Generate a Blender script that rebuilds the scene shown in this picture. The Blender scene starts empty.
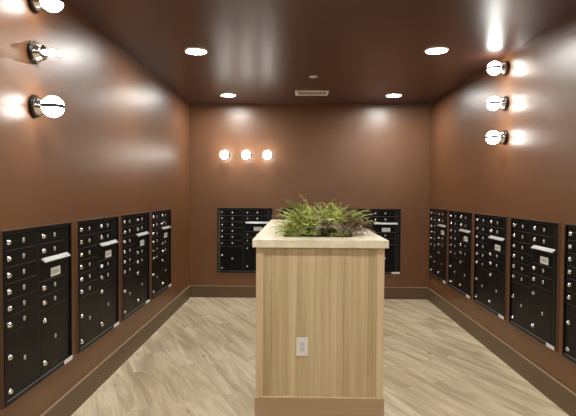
import bpy, bmesh, math, random
from mathutils import Vector, Matrix
random.seed(7)
S = bpy.context.scene
COL = S.collection
PI = math.pi

# ------------------------------------------------------------------ camera
W, D, H, YF = 3.470, 7.202, 2.812, -2.60      # room width, back wall, ceiling, wall behind camera
cam = bpy.data.cameras.new('camera')
cam.sensor_width = 36.0
cam.sensor_fit = 'HORIZONTAL'
cam.lens = 497.66 * 36.0 / 576.0
cam.clip_start = 0.02
camo = bpy.data.objects.new('camera', cam)
COL.objects.link(camo)
right = Vector((0.999833, 0.017298, 0.00585))
up = Vector((-0.006391, 0.031422, 0.999486))
back = Vector((0.017105, -0.999357, 0.031527))
m = Matrix((right, up, back)).transposed().to_4x4()
m.translation = Vector((1.5519, 0.0, 1.5377))
camo.matrix_world = m
S.camera = camo

# ------------------------------------------------------------------ world, exposure
wd = bpy.data.worlds.new('world')
S.world = wd
wd.use_nodes = True
wd.node_tree.nodes['Background'].inputs[0].default_value = (1.0, 0.95, 0.9, 1)
wd.node_tree.nodes['Background'].inputs[1].default_value = 0.0
S.view_settings.view_transform = 'Standard'
S.view_settings.look = 'None'
S.view_settings.gamma = 1.0
S.view_settings.use_curve_mapping = False
S.view_settings.exposure = 0.0
DOWN_POWER = 300.0        # radiance of a downlight lens
GLOBE_POWER = 28.0        # radiance of a sconce globe
S.cycles.max_bounces = 10
S.cycles.diffuse_bounces = 6
S.cycles.glossy_bounces = 4
S.cycles.sample_clamp_indirect = 6.0
S.cycles.use_denoising = True


# ------------------------------------------------------------------ materials
def lin(r, g, b):
    def f(c):
        c /= 255.0
        return c / 12.92 if c <= 0.04045 else ((c + 0.055) / 1.055) ** 2.4
    return (f(r), f(g), f(b), 1.0)


def mat(name, col, rough=0.5, metal=0.0, spec=0.5, emit=None, strength=0.0):
    m = bpy.data.materials.new(name)
    m.use_nodes = True
    b = m.node_tree.nodes['Principled BSDF']
    b.inputs['Base Color'].default_value = col
    b.inputs['Roughness'].default_value = rough
    b.inputs['Metallic'].default_value = metal
    b.inputs['Specular IOR Level'].default_value = spec
    if emit:
        b.inputs['Emission Color'].default_value = emit
        b.inputs['Emission Strength'].default_value = strength
    return m


class NT:
    """small helper for node trees"""
    def __init__(self, m):
        self.t = m.node_tree
        self.b = self.t.nodes['Principled BSDF']

    def n(self, typ, **kw):
        nd = self.t.nodes.new(typ)
        for k, v in kw.items():
            setattr(nd, k, v)
        return nd

    def l(self, a, b):
        self.t.links.new(a, b)

    def coords(self, scale=(1, 1, 1), rot=(0, 0, 0), loc=(0, 0, 0)):
        tc = self.n('ShaderNodeTexCoord')
        mp = self.n('ShaderNodeMapping')
        mp.inputs['Scale'].default_value = scale
        mp.inputs['Rotation'].default_value = rot
        mp.inputs['Location'].default_value = loc
        self.l(tc.outputs['Object'], mp.inputs['Vector'])
        return mp.outputs['Vector']

    def noise(self, vec, scale, detail=4.0, rough=0.55, dist=0.0):
        nd = self.n('ShaderNodeTexNoise')
        nd.inputs['Scale'].default_value = scale
        nd.inputs['Detail'].default_value = detail
        nd.inputs['Roughness'].default_value = rough
        nd.inputs['Distortion'].default_value = dist
        self.l(vec, nd.inputs['Vector'])
        return nd.outputs['Fac']

    def ramp(self, fac, stops):
        r = self.n('ShaderNodeValToRGB')
        e = r.color_ramp.elements
        while len(e) < len(stops):
            e.new(0.5)
        for i, (p, c) in enumerate(stops):
            e[i].position = p
            e[i].color = c
        self.l(fac, r.inputs['Fac'])
        return r.outputs['Color']

    def mix(self, fac, a, b, mode='MIX'):
        x = self.n('ShaderNodeMix', data_type='RGBA', blend_type=mode)
        if isinstance(fac, (int, float)):
            x.inputs[0].default_value = fac
        else:
            self.l(fac, x.inputs[0])
        for s, v in ((x.inputs[6], a), (x.inputs[7], b)):
            if isinstance(v, tuple):
                s.default_value = v
            else:
                self.l(v, s)
        return x.outputs[2]

    def bump(self, h, strength=0.1, dist=0.01):
        b = self.n('ShaderNodeBump')
        b.inputs['Strength'].default_value = strength
        b.inputs['Distance'].default_value = dist
        self.l(h, b.inputs['Height'])
        self.l(b.outputs['Normal'], self.b.inputs['Normal'])


def paint(name, c1, c2, rough, spec, bump):
    m = mat(name, c1, rough, 0, spec)
    t = NT(m)
    v = t.coords()
    t.l(t.ramp(t.noise(v, 1.6, 3), [(0.35, c1), (0.7, c2)]), t.b.inputs['Base Color'])
    t.bump(t.noise(v, 160, 2), bump, 0.002)
    return m


M = {}
M['wall'] = paint('brown_satin_paint', lin(105, 66, 36), lin(111, 71, 40), 0.385, 0.85, 0.05)
M['ceil'] = paint('brown_ceiling_paint', lin(80, 52, 46), lin(84, 55, 49), 0.34, 1.0, 0.05)
M['base'] = paint('dark_baseboard', lin(94, 75, 54), lin(102, 82, 60), 0.45, 0.45, 0.05)
M['basehighlight'] = mat('baseboard_edge_highlight', lin(150, 126, 98), 0.45)  # paler tan paints in the light caught by the baseboard's top edge


def make_floor():
    m = mat('oak_plank_floor', lin(200, 180, 150), 0.42, 0, 0.4)
    t = NT(m)
    ang = math.radians(64)
    v = t.coords(rot=(0, 0, ang))
    br = t.n('ShaderNodeTexBrick')
    br.offset = 0.37
    br.inputs['Color1'].default_value = (0, 0, 0, 1)
    br.inputs['Color2'].default_value = (1, 1, 1, 1)
    br.inputs['Mortar'].default_value = (0.5, 0.5, 0.5, 1)
    br.inputs['Scale'].default_value = 1.0
    br.inputs['Mortar Size'].default_value = 0.0016
    br.inputs['Mortar Smooth'].default_value = 0.2
    br.inputs['Brick Width'].default_value = 1.22
    br.inputs['Row Height'].default_value = 0.18
    t.l(v, br.inputs['Vector'])
    tone = t.ramp(br.outputs['Color'], [(0.0, lin(212, 195, 162)), (0.5, lin(221, 206, 174)), (1.0, lin(230, 216, 186))])
    # long grain along every plank, shifted from plank to plank
    sh = t.n('ShaderNodeMix', data_type='VECTOR')
    add = t.n('ShaderNodeVectorMath', operation='MULTIPLY_ADD')
    t.l(br.outputs['Color'], add.inputs[0])
    add.inputs[1].default_value = (3.1, 5.3, 0)
    t.l(v, add.inputs[2])
    st = t.n('ShaderNodeMapping')
    st.inputs['Scale'].default_value = (0.9, 6.5, 1)
    t.l(add.outputs[0], st.inputs['Vector'])
    g1 = t.noise(st.outputs['Vector'], 1.3, 5, 0.6, 0.6)
    st2 = t.n('ShaderNodeMapping')
    st2.inputs['Scale'].default_value = (2.5, 45.0, 1)
    t.l(add.outputs[0], st2.inputs['Vector'])
    g2 = t.noise(st2.outputs['Vector'], 2.0, 3, 0.6)
    c = t.mix(t.ramp(g1, [(0.38, (0.75, 0.75, 0.75, 1)), (0.60, (0, 0, 0, 1))]), tone, lin(168, 147, 114))
    c = t.mix(t.ramp(g2, [(0.35, (0.25, 0.25, 0.25, 1)), (0.6, (0, 0, 0, 1))]), c, lin(160, 140, 112))
    # knots
    st3 = t.n('ShaderNodeMapping')
    st3.inputs['Scale'].default_value = (2.9, 6.5, 1)
    t.l(add.outputs[0], st3.inputs['Vector'])
    vo = t.n('ShaderNodeTexVoronoi')
    vo.inputs['Scale'].default_value = 1.0
    t.l(st3.outputs['Vector'], vo.inputs['Vector'])
    kn = t.ramp(vo.outputs['Distance'], [(0.02, (0.85, 0.85, 0.85, 1)), (0.13, (0, 0, 0, 1))])
    c = t.mix(kn, c, lin(120, 98, 74))
    # seams between the planks
    seam = t.ramp(br.outputs['Fac'], [(0.0, (0, 0, 0, 1)), (1.0, (0.3, 0.3, 0.3, 1))])
    c = t.mix(seam, c, lin(120, 98, 74))
    t.l(c, t.b.inputs['Base Color'])
    return m


def wood(name, a, b, c, axis='Z', rough=0.45, sc=1.0):
    m = mat(name, a, rough, 0, 0.35)
    t = NT(m)
    s1 = {'Z': (14 * sc, 14 * sc, 0.55), 'X': (0.55, 14 * sc, 14 * sc), 'Y': (14 * sc, 0.55, 14 * sc)}[axis]
    s2 = tuple(x * 4.5 if x > 1 else x for x in s1)
    g1 = t.noise(t.coords(scale=s1), 1.0, 4, 0.6, 0.3)
    g2 = t.noise(t.coords(scale=s2), 1.0, 3, 0.6)
    col = t.ramp(g1, [(0.3, c), (0.5, a), (0.72, b)])
    col = t.mix(t.ramp(g2, [(0.35, (0.5, 0.5, 0.5, 1)), (0.62, (0, 0, 0, 1))]), col, c)
    t.l(col, t.b.inputs['Base Color'])
    return m


M['floor'] = make_floor()
M['panel'] = wood('light_oak_panel', lin(210, 190, 150), lin(227, 209, 172), lin(186, 163, 122))
M['stile'] = wood('light_oak_post', lin(218, 194, 158), lin(228, 206, 172), lin(206, 180, 142), sc=0.7)
M['skirt'] = wood('light_oak_skirt', lin(188, 162, 130), lin(200, 175, 144), lin(176, 150, 117), axis='X', sc=0.5)


def make_counter():
    m = mat('pale_stone_counter', lin(236, 220, 194), 0.3, 0, 0.5)
    t = NT(m)
    v = t.coords()
    c = t.ramp(t.noise(v, 11, 6, 0.7, 0.8), [(0.35, lin(230, 216, 184)), (0.6, lin(246, 236, 210))])
    t.l(c, t.b.inputs['Base Color'])
    return m


M['counter'] = make_counter()
M['black'] = mat('black_powder_coat', lin(9, 9, 10), 0.38, 0, 0.22)
M['blackplate'] = mat('black_backing', lin(9, 9, 10), 0.5, 0, 0.4)
M['highlightgrey'] = mat('grey_edge_highlight', lin(120, 120, 122), 0.45, 0.3)  # grey stands in for light caught on door edges and bottom ledge
M['bronze'] = mat('dark_bronze_trim', lin(104, 82, 66), 0.4, 0.1, 0.5)
M['chrome'] = mat('chrome', (0.82, 0.82, 0.82, 1), 0.22, 1.0)
M['silver'] = mat('satin_aluminium', lin(176, 176, 174), 0.5, 0.5)
M['badge'] = mat('grey_badge', lin(190, 190, 190), 0.35, 0.4)
M['tag'] = mat('white_plate', lin(226, 224, 218), 0.45)
M['ink'] = mat('dark_print', lin(60, 60, 62), 0.6)
M['white'] = mat('white_plastic', lin(236, 233, 226), 0.4)
M['vent'] = mat('beige_enamel', lin(250, 242, 230), 0.45)
M['ventdark'] = mat('dark_gap', lin(190, 178, 164), 0.7)
M['slot'] = mat('dark_slot', lin(40, 40, 42), 0.6)
M['sconceblack'] = mat('black_metal', lin(14, 13, 13), 0.35, 0.3)
M['sconcechrome'] = mat('polished_nickel', (0.80, 0.79, 0.77, 1), 0.16, 1.0)
M['band'] = mat('grey_metal_band', lin(48, 48, 52), 0.5, 0.5)
M['globe'] = mat('lit_opal_glass', (0.9, 0.9, 0.88, 1), 0.3, emit=(1.0, 0.995, 0.935, 1), strength=GLOBE_POWER)
M['blade'] = mat('lit_opal_disc', (0.9, 0.9, 0.88, 1), 0.3, emit=(1.0, 0.995, 0.935, 1), strength=GLOBE_POWER * 0.22)
M['lens'] = mat('lit_lens', (0.9, 0.9, 0.9, 1), 0.4, emit=(1.0, 0.998, 0.945, 1), strength=DOWN_POWER)
M['liner'] = mat('dark_liner', lin(40, 32, 26), 0.7)


def make_soil():
    m = mat('dark_moss_soil', lin(46, 38, 24), 0.95, 0, 0.1)
    t = NT(m)
    v = t.coords()
    t.l(t.ramp(t.noise(v, 34, 5, 0.7), [(0.35, lin(34, 28, 20)), (0.55, lin(66, 66, 30)), (0.75, lin(96, 100, 44))]),
        t.b.inputs['Base Color'])
    return m


M['soil'] = make_soil()


def leaf(name, a, b):
    m = mat(name, a, 0.5, 0, 0.3)
    t = NT(m)
    v = t.coords()
    t.l(t.ramp(t.noise(v, 26, 3), [(0.35, a), (0.65, b)]), t.b.inputs['Base Color'])
    t.b.inputs['Subsurface Weight'].default_value = 0.0
    return m


M['leaf_bright'] = leaf('bright_fern_leaf', lin(166, 178, 80), lin(210, 212, 124))
M['leaf_mid'] = leaf('mid_green_leaf', lin(126, 146, 68), lin(180, 190, 106))
M['leaf_olive'] = leaf('olive_leaf', lin(130, 138, 76), lin(184, 182, 120))
M['leaf_grey'] = leaf('grey_mauve_leaf', lin(150, 138, 122), lin(184, 174, 146))
M['leaf_brown'] = leaf('brown_mauve_leaf', lin(122, 98, 84), lin(158, 136, 112))
M['stem'] = leaf('green_stem', lin(110, 112, 48), lin(132, 128, 62))
M['twig'] = leaf('brown_twig', lin(96, 74, 54), lin(120, 98, 72))


# ------------------------------------------------------------------ builders
def bm_box(bm, x0, x1, y0, y1, z0, z1):
    vs = [bm.verts.new(c) for c in ((x0, y0, z0), (x1, y0, z0), (x1, y1, z0), (x0, y1, z0),
                                    (x0, y0, z1), (x1, y0, z1), (x1, y1, z1), (x0, y1, z1))]
    fs = []
    for q in ((0, 3, 2, 1), (4, 5, 6, 7), (0, 1, 5, 4), (1, 2, 6, 5), (2, 3, 7, 6), (3, 0, 4, 7)):
        fs.append(bm.faces.new([vs[i] for i in q]))
    return vs


def bm_lathe(bm, prof, axis='Z', n=32, org=(0, 0, 0)):
    """prof: list of (radius, height). Revolved about an axis through org."""
    rings = []
    o = Vector(org)
    for r, h in prof:
        ring = []
        if r < 1e-6:
            p = {'Z': Vector((0, 0, h)), 'Y': Vector((0, h, 0)), 'X': Vector((h, 0, 0))}[axis]
            ring = [bm.verts.new(o + p)]
        else:
            for k in range(n):
                a = 2 * PI * k / n
                c, s = r * math.cos(a), r * math.sin(a)
                p = {'Z': Vector((c, s, h)), 'Y': Vector((s, h, c)), 'X': Vector((h, c, s))}[axis]
                ring.append(bm.verts.new(o + p))
        rings.append(ring)
    for a, b in zip(rings[:-1], rings[1:]):
        for k in range(n):
            k2 = (k + 1) % n
            if len(a) == 1 and len(b) == 1:
                continue
            if len(a) == 1:
                bm.faces.new((a[0], b[k2], b[k]))
            elif len(b) == 1:
                bm.faces.new((a[k], a[k2], b[0]))
            else:
                bm.faces.new((a[k], a[k2], b[k2], b[k]))
    bmesh.ops.recalc_face_normals(bm, faces=bm.faces)


def build(name, bm, material, parent=None, bevel=0.0, smooth=False, segs=2, kind=None):
    if bevel > 0:
        bmesh.ops.bevel(bm, geom=[e for e in bm.edges if e.is_manifold and e.calc_face_angle(0) > 0.5], offset=bevel,
                        segments=segs, affect='EDGES', profile=0.6)
    bmesh.ops.recalc_face_normals(bm, faces=bm.faces)
    me = bpy.data.meshes.new(name)
    bm.to_mesh(me)
    bm.free()
    for mm in (material if isinstance(material, list) else [material]):
        me.materials.append(mm)
    if smooth:
        for p in me.polygons:
            p.use_smooth = True
    o = bpy.data.objects.new(name, me)
    COL.objects.link(o)
    if parent:
        o.parent = parent
    if kind:
        o['kind'] = kind
    return o


def box(name, x0, x1, y0, y1, z0, z1, material, parent=None, bevel=0.0, kind=None):
    bm = bmesh.new()
    bm_box(bm, x0, x1, y0, y1, z0, z1)
    return build(name, bm, material, parent, bevel, kind=kind)


def thing(name, label, cat, loc=(0, 0, 0), rotz=0.0, group=None):
    o = bpy.data.objects.new(name, None)
    o.empty_display_size = 0.05
    COL.objects.link(o)
    o.location = loc
    o.rotation_euler = (0, 0, rotz)
    tag(o, label, cat, group)
    return o


def tag(o, label, cat, group=None):
    o['label'] = label
    o['category'] = cat
    if group:
        o['group'] = group


def dup(root, loc, rotz, label, group=None):
    kids = {}
    for x in list(COL.objects):
        kids.setdefault(x.parent, []).append(x)

    def cp(o, parent):
        c = o.copy()
        COL.objects.link(c)
        c.parent = parent
        for ch in kids.get(o, []):
            cp(ch, c)
        return c
    r = cp(root, None)
    r.location = loc
    r.rotation_euler = (0, 0, rotz)
    r['label'] = label
    if group:
        r['group'] = group
    return r


# ------------------------------------------------------------------ the room
T = 0.12
box('floor', -T, W + T, YF - T, D + T, -0.10, 0.0, M['floor'], kind='structure')
box('ceiling', -T, W + T, YF - T, D + T, H, H + 0.10, M['ceil'], kind='structure')
box('wall_left', -T, 0, YF - T, D + T, 0, H, M['wall'], kind='structure')
box('wall_right', W, W + T, YF - T, D + T, 0, H, M['wall'], kind='structure')
box('wall_back', 0, W, D, D + T, 0, H, M['wall'], kind='structure')
box('wall_front', 0, W, YF - T, YF, 0, H, M['wall'], kind='structure')

HB, TB = 0.172, 0.016


def baseboard(name, p0, p1, n):
    """profile swept from p0 to p1; n points into the room"""
    prof = [(0, 0), (TB, 0), (TB, HB - 0.0045), (TB * 0.85, HB), (0, HB)]
    bm = bmesh.new()
    rows = []
    for p in (p0, p1):
        rows.append([bm.verts.new((p[0] + n[0] * d, p[1] + n[1] * d, z)) for d, z in prof])
    k = len(prof)
    for i in range(k):
        f = bm.faces.new((rows[0][i], rows[0][(i + 1) % k], rows[1][(i + 1) % k], rows[1][i]))
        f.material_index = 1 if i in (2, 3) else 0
    bm.faces.new(rows[0])
    bm.faces.new(list(reversed(rows[1])))
    return build(name, bm, [M['base'], M['basehighlight']], kind='structure')


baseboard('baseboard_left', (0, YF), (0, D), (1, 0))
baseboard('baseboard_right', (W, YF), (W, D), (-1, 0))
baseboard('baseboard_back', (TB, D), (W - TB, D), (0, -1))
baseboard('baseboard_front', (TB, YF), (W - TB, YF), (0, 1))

# ------------------------------------------------------------------ planter counter
CX0, CX1, CY0, CY1, CZ, CT = 1.2595, 2.167, 3.305, 5.785, 1.220, 0.050
OX0, OX1, OY0, OY1 = 1.4615, 1.962, 3.545, 5.560
BX0, BX1, BY0, BY1 = 1.283, 2.143, 3.327, 5.763
PX, PY = (CX0 + CX1) / 2, (CY0 + CY1) / 2
ped = thing('planter_counter', 'light oak island with a pale stone top framing a planting trough', 'counter', (PX, PY, 0))


def pbox(name, x0, x1, y0, y1, z0, z1, material, bevel=0.0, parent=None):
    return box(name, x0 - PX, x1 - PX, y0 - PY, y1 - PY, z0, z1, material, parent or ped, bevel)


def ring_slab(bm, ox0, ox1, oy0, oy1, ix0, ix1, iy0, iy1, z0, z1):
    out = [(ox0, oy0), (ox1, oy0), (ox1, oy1), (ox0, oy1)]
    inn = [(ix0, iy0), (ix1, iy0), (ix1, iy1), (ix0, iy1)]
    v = {}
    for nm, pts in (('o', out), ('i', inn)):
        for z in (z0, z1):
            v[nm, z] = [bm.verts.new((x, y, z)) for x, y in pts]
    for k in range(4):
        j = (k + 1) % 4
        bm.faces.new((v['o', z0][k], v['o', z0][j], v['o', z1][j], v['o', z1][k]))
        bm.faces.new((v['i', z0][j], v['i', z0][k], v['i', z1][k], v['i', z1][j]))
        bm.faces.new((v['o', z1][k], v['o', z1][j], v['i', z1][j], v['i', z1][k]))
        bm.faces.new((v['o', z0][j], v['o', z0][k], v['i', z0][k], v['i', z0][j]))


bm = bmesh.new()
ring_slab(bm, CX0 - PX, CX1 - PX, CY0 - PY, CY1 - PY, OX0 - PX, OX1 - PX, OY0 - PY, OY1 - PY, CZ - CT, CZ)
build('countertop', bm, M['counter'], ped, 0.003)

ZB, ZT = 0.154, CZ - CT          # body from skirting to underside of the top
SW = 0.048                       # corner post width
for x0 in (BX0, BX1 - SW):
    for y0 in (BY0, BY1 - SW):
        pbox('corner_post', x0, x0 + SW, y0, y0 + SW, ZB, ZT, M['stile'], 0.002)


def grooved_panel(name, a0, a1, depth_pos, facing, axis):
    """vertical tambour-like board: shallow grooves grouped towards both ends"""
    bm = bmesh.new()
    n = facing
    grooves = [0.010, 0.024, 0.038, 0.056]
    L = a1 - a0
    cuts = sorted(grooves + [L - g for g in grooves] + [L * 0.71])
    pts = [(0, 0)]
    for g in cuts:
        pts += [(g - 0.0022, 0), (g, 0.004), (g + 0.0022, 0)]
    pts += [(L, 0), (L, 0.018), (0, 0.018)]
    rows = []
    for z in (ZB, ZT):
        row = []
        for u, d in pts:
            if axis == 'X':
                row.append(bm.verts.new((a0 + u - PX, depth_pos - n * d - PY, z)))
            else:
                row.append(bm.verts.new((depth_pos - n * d - PX, a0 + u - PY, z)))
        rows.append(row)
    k = len(pts)
    for i in range(k):
        bm.faces.new((rows[0][i], rows[0][(i + 1) % k], rows[1][(i + 1) % k], rows[1][i]))
    bm.faces.new(rows[0])
    bm.faces.new(list(reversed(rows[1])))
    return build(name, bm, M['panel'], ped)


INS = 0.008
grooved_panel('end_panel', BX0 + SW, BX1 - SW, BY0 + INS, -1, 'X')
grooved_panel('end_panel', BX0 + SW, BX1 - SW, BY1 - INS, 1, 'X')
grooved_panel('side_panel', BY0 + SW, BY1 - SW, BX0 + INS, -1, 'Y')
grooved_panel('side_panel', BY0 + SW, BY1 - SW, BX1 - INS, 1, 'Y')
bm = bmesh.new()
ring_slab(bm, BX0 - 0.006 - PX, BX1 + 0.008 - PX, BY0 - 0.008 - PY, BY1 + 0.008 - PY,
          BX0 + 0.02 - PX, BX1 - 0.02 - PX, BY0 + 0.02 - PY, BY1 - 0.02 - PY, 0.0, 0.148)
sk = build('skirting', bm, M['skirt'], ped, 0.002)
bm = bmesh.new()
ring_slab(bm, BX0 - 0.004 - PX, BX1 + 0.005 - PX, BY0 - 0.005 - PY, BY1 + 0.005 - PY,
          BX0 + 0.02 - PX, BX1 - 0.02 - PX, BY0 + 0.02 - PY, BY1 - 0.02 - PY, 0.148, ZB)
build('skirting_cap', bm, M['stile'], ped, 0.0015)
# trough liner: open box under the opening
bm = bmesh.new()
LZ = 1.02
for a in ((OX0 - 0.012, OX0, OY0 - 0.012, OY1 + 0.012, LZ, ZT), (OX1, OX1 + 0.012, OY0 - 0.012, OY1 + 0.012, LZ, ZT),
          (OX0, OX1, OY0 - 0.012, OY0, LZ, ZT), (OX0, OX1, OY1, OY1 + 0.012, LZ, ZT),
          (OX0 - 0.012, OX1 + 0.012, OY0 - 0.012, OY1 + 0.012, LZ - 0.012, LZ)):
    bm_box(bm, a[0] - PX, a[1] - PX, a[2] - PY, a[3] - PY, a[4], a[5])
build('trough_liner', bm, M['liner'], ped)
# electrical outlet on the near end
yo = BY0 + INS
bm = bmesh.new()
bm_box(bm, 1.556 - PX, 1.635 - PX, yo - 0.006 - PY, yo - PY, 0.434, 0.558)
pl = build('outlet_plate', bm, M['white'], ped, 0.002)
pl['label'] = 'white outlet plate'
bm = bmesh.new()
bm_box(bm, 1.5785 - PX, 1.6125 - PX, yo - 0.0085 - PY, yo - 0.0055 - PY, 0.460, 0.532)
rc = build('receptacle', bm, mat('cool_white_plastic', lin(214, 216, 222), 0.4), pl, 0.001)
bm = bmesh.new()
for zc in (0.480, 0.514):
    for dx in (-0.006, 0.006):
        bm_box(bm, 1.5955 + dx - 0.001 - PX, 1.5955 + dx + 0.001 - PX, yo - 0.0090 - PY, yo - 0.0083 - PY, zc - 0.004, zc + 0.004)
    bm_box(bm, 1.5955 - 0.002 - PX, 1.5955 + 0.002 - PX, yo - 0.0090 - PY, yo - 0.0083 - PY, zc - 0.011, zc - 0.0075)
build('socket_slots', bm, M['slot'], pl)

# soil / moss bed
SOILZ = 1.145
bm = bmesh.new()
nx, ny = 26, 90
g = [[bm.verts.new((OX0 + 0.001 + (OX1 - OX0 - 0.002) * i / nx, OY0 + 0.001 + (OY1 - OY0 - 0.002) * j / ny,
                    SOILZ + random.uniform(-0.012, 0.014))) for i in range(nx + 1)] for j in range(ny + 1)]
for j in range(ny):
    for i in range(nx):
        bm.faces.new((g[j][i], g[j][i + 1], g[j + 1][i + 1], g[j + 1][i]))
bot = [bm.verts.new((x, y, LZ + 0.001)) for x, y in ((OX0 + 0.001, OY0 + 0.001), (OX1 - 0.001, OY0 + 0.001), (OX1 - 0.001, OY1 - 0.001), (OX0 + 0.001, OY1 - 0.001))]
bm.faces.new(list(reversed(bot)))
bm.faces.new([bot[0], bot[1]] + [g[0][i] for i in range(nx, -1, -1)])
bm.faces.new([bot[1], bot[2]] + [g[j][nx] for j in range(ny, -1, -1)])
bm.faces.new([bot[2], bot[3]] + [g[ny][i] for i in range(0, nx + 1)])
bm.faces.new([bot[3], bot[0]] + [g[j][0] for j in range(0, ny + 1)])
so = build('planter_soil', bm, M['soil'], kind='stuff')
tag(so, 'dark mossy soil filling the trough of the oak island', 'soil')

# ------------------------------------------------------------------ mailboxes
UW, UH = 0.79, 0.935


def lock_bm(u, v, n0):
    bm = bmesh.new()
    bm_lathe(bm, [(0.0, -(n0 - 0.001)), (0.0165, -(n0 - 0.001)), (0.0165, -(n0 + 0.004)), (0.0125, -(n0 + 0.006)),
                  (0.0115, -(n0 + 0.013)), (0.0090, -(n0 + 0.015)), (0.0, -(n0 + 0.0155))], 'Y', 18, (u, 0, v))
    return bm


def badge_bm(u, v, n0, w=0.012, h=0.015):
    bm = bmesh.new()
    bm_lathe(bm, [(0.0, -(n0 - 0.001)), (1.0, -(n0 - 0.001)), (1.0, -(n0 + 0.0015)), (0.7, -(n0 + 0.003)), (0.0, -(n0 + 0.0035))], 'Y', 18)
    for x in bm.verts:
        x.co.x = x.co.x * w + u
        x.co.z = x.co.z * h + v
    return bm


DN = 0.007           # door front, distance from the wall
BN = 0.002           # backing plate front


def make_unit(label, loc, rotz, group):
    t = thing('mailbox_unit', label, 'mailbox', loc, rotz, group)
    x0 = -UW / 2
    box('backing_plate', x0 + 0.004, -x0 - 0.004, -BN, 0.0, 0.004, UH - 0.004, M['highlightgrey'], t)  # grey shows through the door gaps as painted edge highlights
    box('mullion', x0 + 0.362, x0 + 0.384, -DN + 0.001, -BN + 0.0003, 0.016, UH - 0.016, M['blackplate'], t)
    box('side_filler', x0 + 0.720, -x0 - 0.016, -DN + 0.001, -BN + 0.0003, 0.016, UH - 0.016, M['blackplate'], t)
    # trim frame
    bm = bmesh.new()
    bw = 0.016
    for (a, b, c, d) in ((x0, x0 + bw, 0, UH), (-x0 - bw, -x0, 0, UH), (x0 + bw, -x0 - bw, 0, bw), (x0 + bw, -x0 - bw, UH - bw, UH)):
        bm_box(bm, a, b, -0.018, 0.0, c, d)
    build('trim_frame', bm, M['black'], t, 0.002)
    bm = bmesh.new()
    e = 0.006
    for (a, b, c, d) in ((x0 - e, x0, -e, UH + e), (-x0, -x0 + e, -e, UH + e), (x0, -x0, -e, 0), (x0, -x0, UH, UH + e)):
        bm_box(bm, a, b, -0.013, 0.0, c, d)
    bd = build('outer_bead', bm, M['bronze'], t, 0.001)
    bd['label'] = 'brown outer edge of the frame'
    # doors
    def door(name, u0, u1, top, bot, locks, badge):
        d = box(name, x0 + u0, x0 + u1, -DN, -BN + 0.0003, UH - bot + 0.0026, UH - top - 0.0026, M['black'], t, 0.002)
        for (lu, lv) in locks:
            build('lock', lock_bm(x0 + lu, UH - lv, DN), M['chrome'], d, smooth=True)
        if badge:
            build('number_badge', badge_bm(x0 + badge[0], UH - badge[1], DN), M['badge'], d, smooth=True)
        return d
    rh = 0.0894
    for r in range(6):
        a = 0.019 + r * rh
        door('mailbox_door', 0.028, 0.362, a, a + rh, [(0.060, a + rh * 0.48)], (0.212, a + rh * 0.5))
    door('parcel_door', 0.028, 0.362, 0.019 + 6 * rh, 0.915, [(0.060, 0.685), (0.060, 0.872)], (0.212, 0.735))
    for a in (0.019, 0.019 + rh, 0.338, 0.338 + rh):
        door('mailbox_door', 0.384, 0.718, a, a + rh, [(0.430, a + rh * 0.48)], (0.574, a + rh * 0.5))
    door('parcel_door', 0.384, 0.718, 0.338 + 2 * rh, 0.915, [(0.430, 0.582), (0.430, 0.845)], (0.574, 0.715))
    box('sill_highlight', x0 + 0.016, -x0 - 0.016, -0.013, -BN + 0.0003, 0.016, 0.0185, M['highlightgrey'], t)  # added grey strip painting the light caught along the bottom ledge
    # outgoing mail compartment with hooded slot
    d = box('outgoing_panel', x0 + 0.384, x0 + 0.718, -DN + 0.002, -BN + 0.0003, UH - 0.336, UH - 0.200, M['black'], t, 0.002)
    bm = bmesh.new()
    z1 = UH - 0.200
    prof = [(-0.004, z1 + 0.006), (-0.030, z1 - 0.018), (-0.030, z1 - 0.023), (-0.004, z1 - 0.008)]
    ra = [bm.verts.new((x0 + 0.410, y, z)) for y, z in prof]
    rb = [bm.verts.new((x0 + 0.748, y, z)) for y, z in prof]
    for i in range(4):
        bm.faces.new((ra[i], ra[(i + 1) % 4], rb[(i + 1) % 4], rb[i]))
    bm.faces.new(ra)
    bm.faces.new(list(reversed(rb)))
    f = build('slot_hood', bm, M['silver'], t, 0.001)
    f['label'] = 'silver hood over the outgoing slot'
    bm = bmesh.new()
    bm_box(bm, x0 + 0.524, x0 + 0.645, -DN - 0.001, -DN + 0.0035, UH - 0.326, UH - 0.272)
    tg = build('notice_plate', bm, M['tag'], d, 0.001)
    tg['label'] = 'white notice plate'
    bm = bmesh.new()
    for k in range(3):
        u = x0 + 0.539 + k * 0.031
        bm_box(bm, u, u + 0.025, -DN - 0.0014, -DN - 0.0008, UH - 0.312, UH - 0.288)
    build('plate_print', bm, M['badge'], d)
    # label strip on the lower trim
    bm = bmesh.new()
    bm_box(bm, x0 + 0.668, x0 + 0.786, -0.0200, -0.0175, -0.002, 0.025)
    lb = build('label_strip', bm, M['tag'], t, 0.0008)
    lb['label'] = 'white label strip on the lower trim'
    return t


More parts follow.
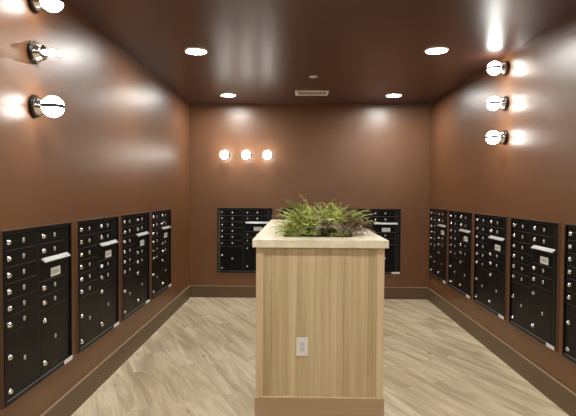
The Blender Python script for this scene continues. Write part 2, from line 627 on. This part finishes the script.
E0 = 0.0005
ZL, ZBK = 0.388, 0.370
gl, gr, gb = 'mailbox banks on the left wall', 'mailbox banks on the right wall', 'mailbox banks on the back wall'
L0, LG, R0, RG, B0, BG = 2.573, 0.1066, 0.092, 0.1002, 0.4105, 0.1359
left_labels = ['black mailbox bank on the left wall, nearest and largest one',
               'black mailbox bank on the left wall, second from the near end',
               'black mailbox bank on the left wall, third from the near end',
               'black mailbox bank on the left wall, beside the back corner']
right_labels = ['black mailbox bank on the right wall, against the back corner',
                'black mailbox bank on the right wall, second from the back corner',
                'black mailbox bank on the right wall, third from the back corner',
                'black mailbox bank on the right wall, largest whole one at the near end',
                'black mailbox bank cut off by the right edge of the photo']
back_labels = ['black mailbox bank on the back wall, under the three globe lights',
               'black mailbox bank on the back wall hidden behind the ferns',
               'black mailbox bank on the back wall, right of the ferns']
unit = None
for i, lb in enumerate(left_labels):
    loc = (E0, L0 + i * (UW + LG) + UW / 2, ZL)
    if unit is None:
        unit = make_unit(lb, loc, PI / 2, gl)
    else:
        dup(unit, loc, PI / 2, lb, gl)
for i, lb in enumerate(right_labels):
    dup(unit, (W - E0, D - R0 - i * (UW + RG) - UW / 2, ZL), -PI / 2, lb, gr)
for i, lb in enumerate(back_labels):
    dup(unit, (B0 + i * (UW + BG) + UW / 2, D - E0, ZBK), 0.0, lb, gb)

# ------------------------------------------------------------------ wall sconces
GR, GN = 0.062, 0.114      # globe radius, centre distance from the wall


def sconce_base(t):
    bm = bmesh.new()
    bm_lathe(bm, [(0, 0), (0.060, 0), (0.066, -0.004), (0.066, -0.018), (0.062, -0.022), (0, -0.022)], 'Y', 40)
    build('wall_plate', bm, M['sconceblack'], t, smooth=False)
    bm = bmesh.new()
    bm_lathe(bm, [(0, -0.0215), (0.058, -0.0215), (0.057, -0.030), (0.051, -0.044), (0.045, -0.056), (0.043, -0.066), (0, -0.066)], 'Y', 40)
    build('nickel_cup', bm, M['sconcechrome'], t, smooth=True)


def make_sconce(label, loc, rotz, group):
    t = thing('globe_sconce', label, 'wall light', loc, rotz, group)
    sconce_base(t)
    bm = bmesh.new()
    bmesh.ops.create_uvsphere(bm, u_segments=40, v_segments=24, radius=GR)
    for v in bm.verts:
        v.co.y -= GN
    build('globe', bm, M['globe'], t, smooth=True)
    # thin band around the globe's horizontal middle
    bm = bmesh.new()
    n = 48
    rings = []
    for r, z in ((GR - 0.004, -0.010), (GR + 0.0025, -0.010), (GR + 0.0025, 0.010), (GR - 0.004, 0.010)):
        rings.append([bm.verts.new((r * math.cos(2 * PI * k / n), -GN + r * math.sin(2 * PI * k / n), z)) for k in range(n)])
    for i in range(4):
        a, b = rings[i], rings[(i + 1) % 4]
        for k in range(n):
            bm.faces.new((a[k], a[(k + 1) % n], b[(k + 1) % n], b[k]))
    build('band', bm, M['band'], t, smooth=False)
    return t


def make_blade_sconce(label, loc, rotz, group):
    """the one whose glass is a flat lit disc seen on edge"""
    t = thing('disc_sconce', label, 'wall light', loc, rotz, group)
    sconce_base(t)
    bm = bmesh.new()
    bm_lathe(bm, [(0, -0.010), (0.048, -0.010), (0.053, -0.007), (0.055, 0.0), (0.053, 0.002), (0, 0.002)], 'Z', 44, (0, -GN, 0))
    build('glass_disc', bm, M['blade'], t, smooth=False)
    bm = bmesh.new()
    bm_lathe(bm, [(0, 0.0022), (0.055, 0.0022), (0.057, 0.004), (0.055, 0.006), (0, 0.006)], 'Z', 44, (0, -GN, 0))
    build('disc_cover', bm, M['sconcechrome'], t, smooth=False)
    return t


sl = 'globe lights on the left wall'
sr = 'globe lights on the right wall'
sb = 'globe lights on the back wall'
LY = 2.925
sc0 = make_sconce('lit globe wall light on the left wall, lowest of its column', (E0, LY, 2.034), PI / 2, sl)
make_blade_sconce('wall light on the left wall with a flat lit disc seen edge on', (E0, LY - 0.01, 2.347), PI / 2, None)
dup(sc0, (E0, LY, 2.648), PI / 2, 'lit globe wall light on the left wall, cut by the top edge', sl)
RY = 4.63
dup(sc0, (W - E0, RY, 2.685), -PI / 2, 'lit globe wall light on the right wall, topmost of three', sr)
dup(sc0, (W - E0, RY, 2.364), -PI / 2, 'lit globe wall light on the right wall, middle of three', sr)
dup(sc0, (W - E0, RY, 2.053), -PI / 2, 'lit globe wall light on the right wall, lowest of three', sr)
for x, w in ((0.519, 'leftmost'), (0.829, 'middle'), (1.132, 'rightmost')):
    dup(sc0, (x, D - E0, 2.068), 0.0, 'lit globe wall light on the back wall, %s of its row of three' % w, sb)


# ------------------------------------------------------------------ ceiling fixtures
def make_downlight(label, loc, group):
    t = thing('downlight', label, 'ceiling light', loc, 0, group)
    bm = bmesh.new()
    bm_lathe(bm, [(0.088, 0), (0.108, 0), (0.108, -0.003), (0.100, -0.008), (0.090, -0.010), (0.088, -0.006), (0.088, 0)], 'Z', 44)
    build('trim_ring', bm, M['white'], t, smooth=False)
    bm = bmesh.new()
    bm_lathe(bm, [(0, -0.0005), (0.0875, -0.0005), (0.0875, -0.0055), (0, -0.0065)], 'Z', 44)
    build('lens', bm, M['lens'], t, smooth=False)
    return t


gd = 'round ceiling downlights'
dl = None
for x, y, lb in ((0.635, 4.53, 'round lit downlight in the ceiling, front left of four'),
                 (2.790, 4.50, 'round lit downlight in the ceiling, front right of four'),
                 (0.645, 6.565, 'round lit downlight in the ceiling, back left near the globe lights'),
                 (2.810, 6.550, 'round lit downlight in the ceiling, back right by the corner'),
                 (0.635, 2.48, 'round lit downlight overhead by the left wall, above the frame'),
                 (2.790, 2.46, 'round lit downlight overhead by the right wall, above the frame'),
                 (0.635, 0.42, 'round lit downlight over the photographer on the left'),
                 (2.790, 0.42, 'round lit downlight over the photographer on the right'),
                 (0.635, -1.62, 'added unseen downlight behind the photographer on the left'),  # rear pair is unseen, added as fill light for the room
                 (2.790, -1.62, 'added unseen downlight behind the photographer on the right')):
    if dl is None:
        dl = make_downlight(lb, (x, y, H - E0), gd)
    else:
        dup(dl, (x, y, H - E0), 0, lb, gd)

# supply air vent
vt = thing('ceiling_vent', 'pale rectangular air vent in the dark ceiling near the back wall', 'vent', (1.738, 6.415, H - E0))
vx, vy = 0.212, 0.142
bm = bmesh.new()
for a in ((-vx, vx, -vy, -vy + 0.03), (-vx, vx, vy - 0.03, vy), (-vx, -vx + 0.03, -vy + 0.03, vy - 0.03), (vx - 0.03, vx, -vy + 0.03, vy - 0.03)):
    bm_box(bm, a[0], a[1], a[2], a[3], -0.010, 0)
build('vent_frame', bm, M['vent'], vt, 0.002)
box('vent_throat', -vx + 0.03, vx - 0.03, -vy + 0.03, vy - 0.03, -0.002, 0, M['ventdark'], vt)
for k in range(6):
    yc = -vy + 0.03 + (k + 0.5) * (2 * vy - 0.06) / 6
    bm = bmesh.new()
    vs = bm_box(bm, -vx + 0.031, vx - 0.031, -0.0175, 0.0175, -0.0012, 0.0012)
    bmesh.ops.rotate(bm, verts=bm.verts, cent=(0, 0, 0), matrix=Matrix.Rotation(math.radians(14), 3, 'X'))
    bmesh.ops.translate(bm, verts=bm.verts, vec=(0, yc, -0.0065))
    build('slat', bm, M['vent'], vt)

sp = thing('sprinkler_cover', 'small round pale sprinkler cover in the ceiling before the vent', 'sprinkler', (1.724, 5.52, H - E0))
bm = bmesh.new()
bm_lathe(bm, [(0, 0), (0.046, 0), (0.047, -0.004), (0.044, -0.008), (0.030, -0.010), (0, -0.010)], 'Z', 36)
build('cover_plate', bm, M['white'], sp)
bm = bmesh.new()
bm_lathe(bm, [(0, -0.0095), (0.026, -0.0095), (0.025, -0.0125), (0, -0.013)], 'Z', 24)
build('cover_cap', bm, M['white'], sp)


# ------------------------------------------------------------------ plants
def frond_bm(L, arch, lean, pairs, lw, ll, jitter, tilt):
    """arched rachis in local XZ (grows +X/up) with leaflets both sides"""
    bm = bmesh.new()
    pts = []
    n = pairs + 3
    ang = lean
    p = Vector((0, 0, 0))
    seg = L / n
    for i in range(n + 1):
        pts.append((p.copy(), ang))
        p = p + Vector((math.cos(ang), 0, math.sin(ang))) * seg
        ang -= arch / n
    # stem as thin 3-sided tube
    rows = []
    for i, (q, a) in enumerate(pts):
        r = 0.0022 * (1 - 0.75 * i / n)
        nrm = Vector((-math.sin(a), 0, math.cos(a)))
        rows.append([bm.verts.new(q + nrm * r), bm.verts.new(q + Vector((0, r, 0)) - nrm * r * 0.5), bm.verts.new(q - Vector((0, r, 0)) - nrm * r * 0.5)])
    for a, b in zip(rows[:-1], rows[1:]):
        for k in range(3):
            f = bm.faces.new((a[k], a[(k + 1) % 3], b[(k + 1) % 3], b[k]))
            f.material_index = 1
    for i in range(2, n + 1):
        q, a = pts[i]
        fr = i / n
        ln = ll * math.sin(PI * min(1, 0.18 + 0.8 * fr)) * random.uniform(0.8, 1.15) + 0.006
        fw = Vector((math.cos(a), 0, math.sin(a)))
        nrm = Vector((-math.sin(a), 0, math.cos(a)))
        for s in (-1, 1):
            d = (Vector((0, s, 0)) * math.cos(tilt) + fw * math.sin(tilt) + nrm * random.uniform(-jitter, jitter)).normalized()
            w = d.cross(nrm).normalized() * lw * random.uniform(0.8, 1.2)
            e = q + d * ln - nrm * ln * 0.22
            mid = q + d * ln * 0.45 + nrm * 0.003
            v0, v1, v2, v3 = bm.verts.new(q), bm.verts.new(mid + w), bm.verts.new(e), bm.verts.new(mid - w)
            bm.faces.new((v0, v1, v2))
            bm.faces.new((v0, v2, v3))
    return bm


def plant(name, label, cat, loc, leafmat, stemmat, count, Lr, leanr, arch, pairs, lw, ll, group=None, aim=None, spread=PI, part='frond', tilt=0.6, jit=(0.02, 0.02)):
    t = thing(name, label, cat, loc, 0, group)
    protos = []
    for k in range(count):
        az = 2 * PI * k / count + random.uniform(-0.25, 0.25)
        if aim is not None:
            az = aim + random.uniform(-spread, spread)
        if len(protos) < 5:
            bm = frond_bm(random.uniform(*Lr), arch * random.uniform(0.75, 1.25), random.uniform(*leanr), pairs, lw, ll, 0.35, tilt)
            me_o = build(part, bm, [leafmat, stemmat], t)
            protos.append(me_o)
            o = me_o
        else:
            o = random.choice(protos).copy()
            COL.objects.link(o)
            o.parent = t
            s = random.uniform(0.8, 1.15)
            o.scale = (s, s * random.uniform(0.85, 1.1), s)
        o.rotation_euler = (random.uniform(-0.2, 0.2), random.uniform(-0.25, 0.25), az)
        o.location = (random.uniform(-jit[0], jit[0]), random.uniform(-jit[1], jit[1]), random.uniform(0, 0.006))
        # lift a frond whose tip would dip into the stone rim or the soil
        base = Vector(loc) + o.location
        for _ in range(30):
            rm = o.rotation_euler.to_matrix() @ Matrix.Diagonal(o.scale)
            bad = False
            for v in o.data.vertices:
                p = base + rm @ v.co
                inside = OX0 + 0.004 < p.x < OX1 - 0.004 and OY0 + 0.004 < p.y < OY1 - 0.004
                if (not inside and p.z < CZ + 0.004) or (inside and p.z < SOILZ - 0.006):
                    bad = True
                    break
            if not bad:
                break
            o.rotation_euler.y -= 0.06
    return t


Z0 = SOILZ - 0.004
R = math.radians
plant('fern', 'bright yellow-green fern at the left of the planter, nearest the left rim', 'plant', (1.640, 3.86, Z0), M['leaf_bright'], M['stem'],
      60, (0.28, 0.40), (R(72), R(100)), 1.6, 20, 0.0068, 0.040, jit=(0.07, 0.10))
plant('fern', 'bright green fern standing right of the grey arching heather', 'plant', (1.840, 3.88, Z0), M['leaf_bright'], M['stem'],
      54, (0.28, 0.40), (R(72), R(100)), 1.55, 20, 0.0068, 0.040, jit=(0.07, 0.10))
plant('heather', 'grey mauve heather arching between the two bright ferns', 'plant', (1.725, 3.74, Z0), M['leaf_grey'], M['twig'],
      40, (0.34, 0.46), (R(68), R(92)), 2.2, 30, 0.0030, 0.019, part='twig', jit=(0.06, 0.05))
plant('sedge', 'brown mauve sprawling plant drooping over the right stone rim', 'plant', (1.915, 3.80, Z0), M['leaf_brown'], M['twig'],
      46, (0.22, 0.36), (R(45), R(84)), 1.7, 22, 0.0045, 0.024, aim=R(10), spread=R(75), part='twig', jit=(0.03, 0.14))
plant('fern', 'low mid-green fern at the front left corner of the trough', 'plant', (1.610, 3.66, Z0), M['leaf_mid'], M['stem'],
      44, (0.12, 0.22), (R(55), R(88)), 1.5, 15, 0.0064, 0.026, jit=(0.08, 0.05))
plant('fern', 'low olive-green fern at the front middle of the trough', 'plant', (1.800, 3.66, Z0), M['leaf_olive'], M['stem'],
      44, (0.11, 0.20), (R(55), R(88)), 1.5, 14, 0.0064, 0.025, jit=(0.10, 0.05))
plant('fern', 'tall mid-green fern behind the bright left fern', 'plant', (1.670, 4.32, Z0), M['leaf_mid'], M['stem'],
      40, (0.28, 0.38), (R(72), R(98)), 1.5, 19, 0.0064, 0.042, jit=(0.07, 0.12))
plant('fern', 'olive-green fern behind the right bright fern', 'plant', (1.820, 4.36, Z0), M['leaf_olive'], M['stem'],
      40, (0.32, 0.42), (R(62), R(94)), 1.2, 19, 0.0064, 0.042, jit=(0.07, 0.12))
plant('fern', 'mid-green fern in the far half of the trough', 'plant', (1.700, 4.80, Z0), M['leaf_mid'], M['stem'],
      30, (0.28, 0.38), (R(58), R(92)), 1.3, 17, 0.0048, 0.044, jit=(0.10, 0.12))
plant('fern', 'olive-green fern at the far end of the trough', 'plant', (1.720, 5.28, Z0), M['leaf_olive'], M['stem'],
      26, (0.20, 0.30), (R(58), R(92)), 1.4, 16, 0.0045, 0.040, jit=(0.10, 0.12))
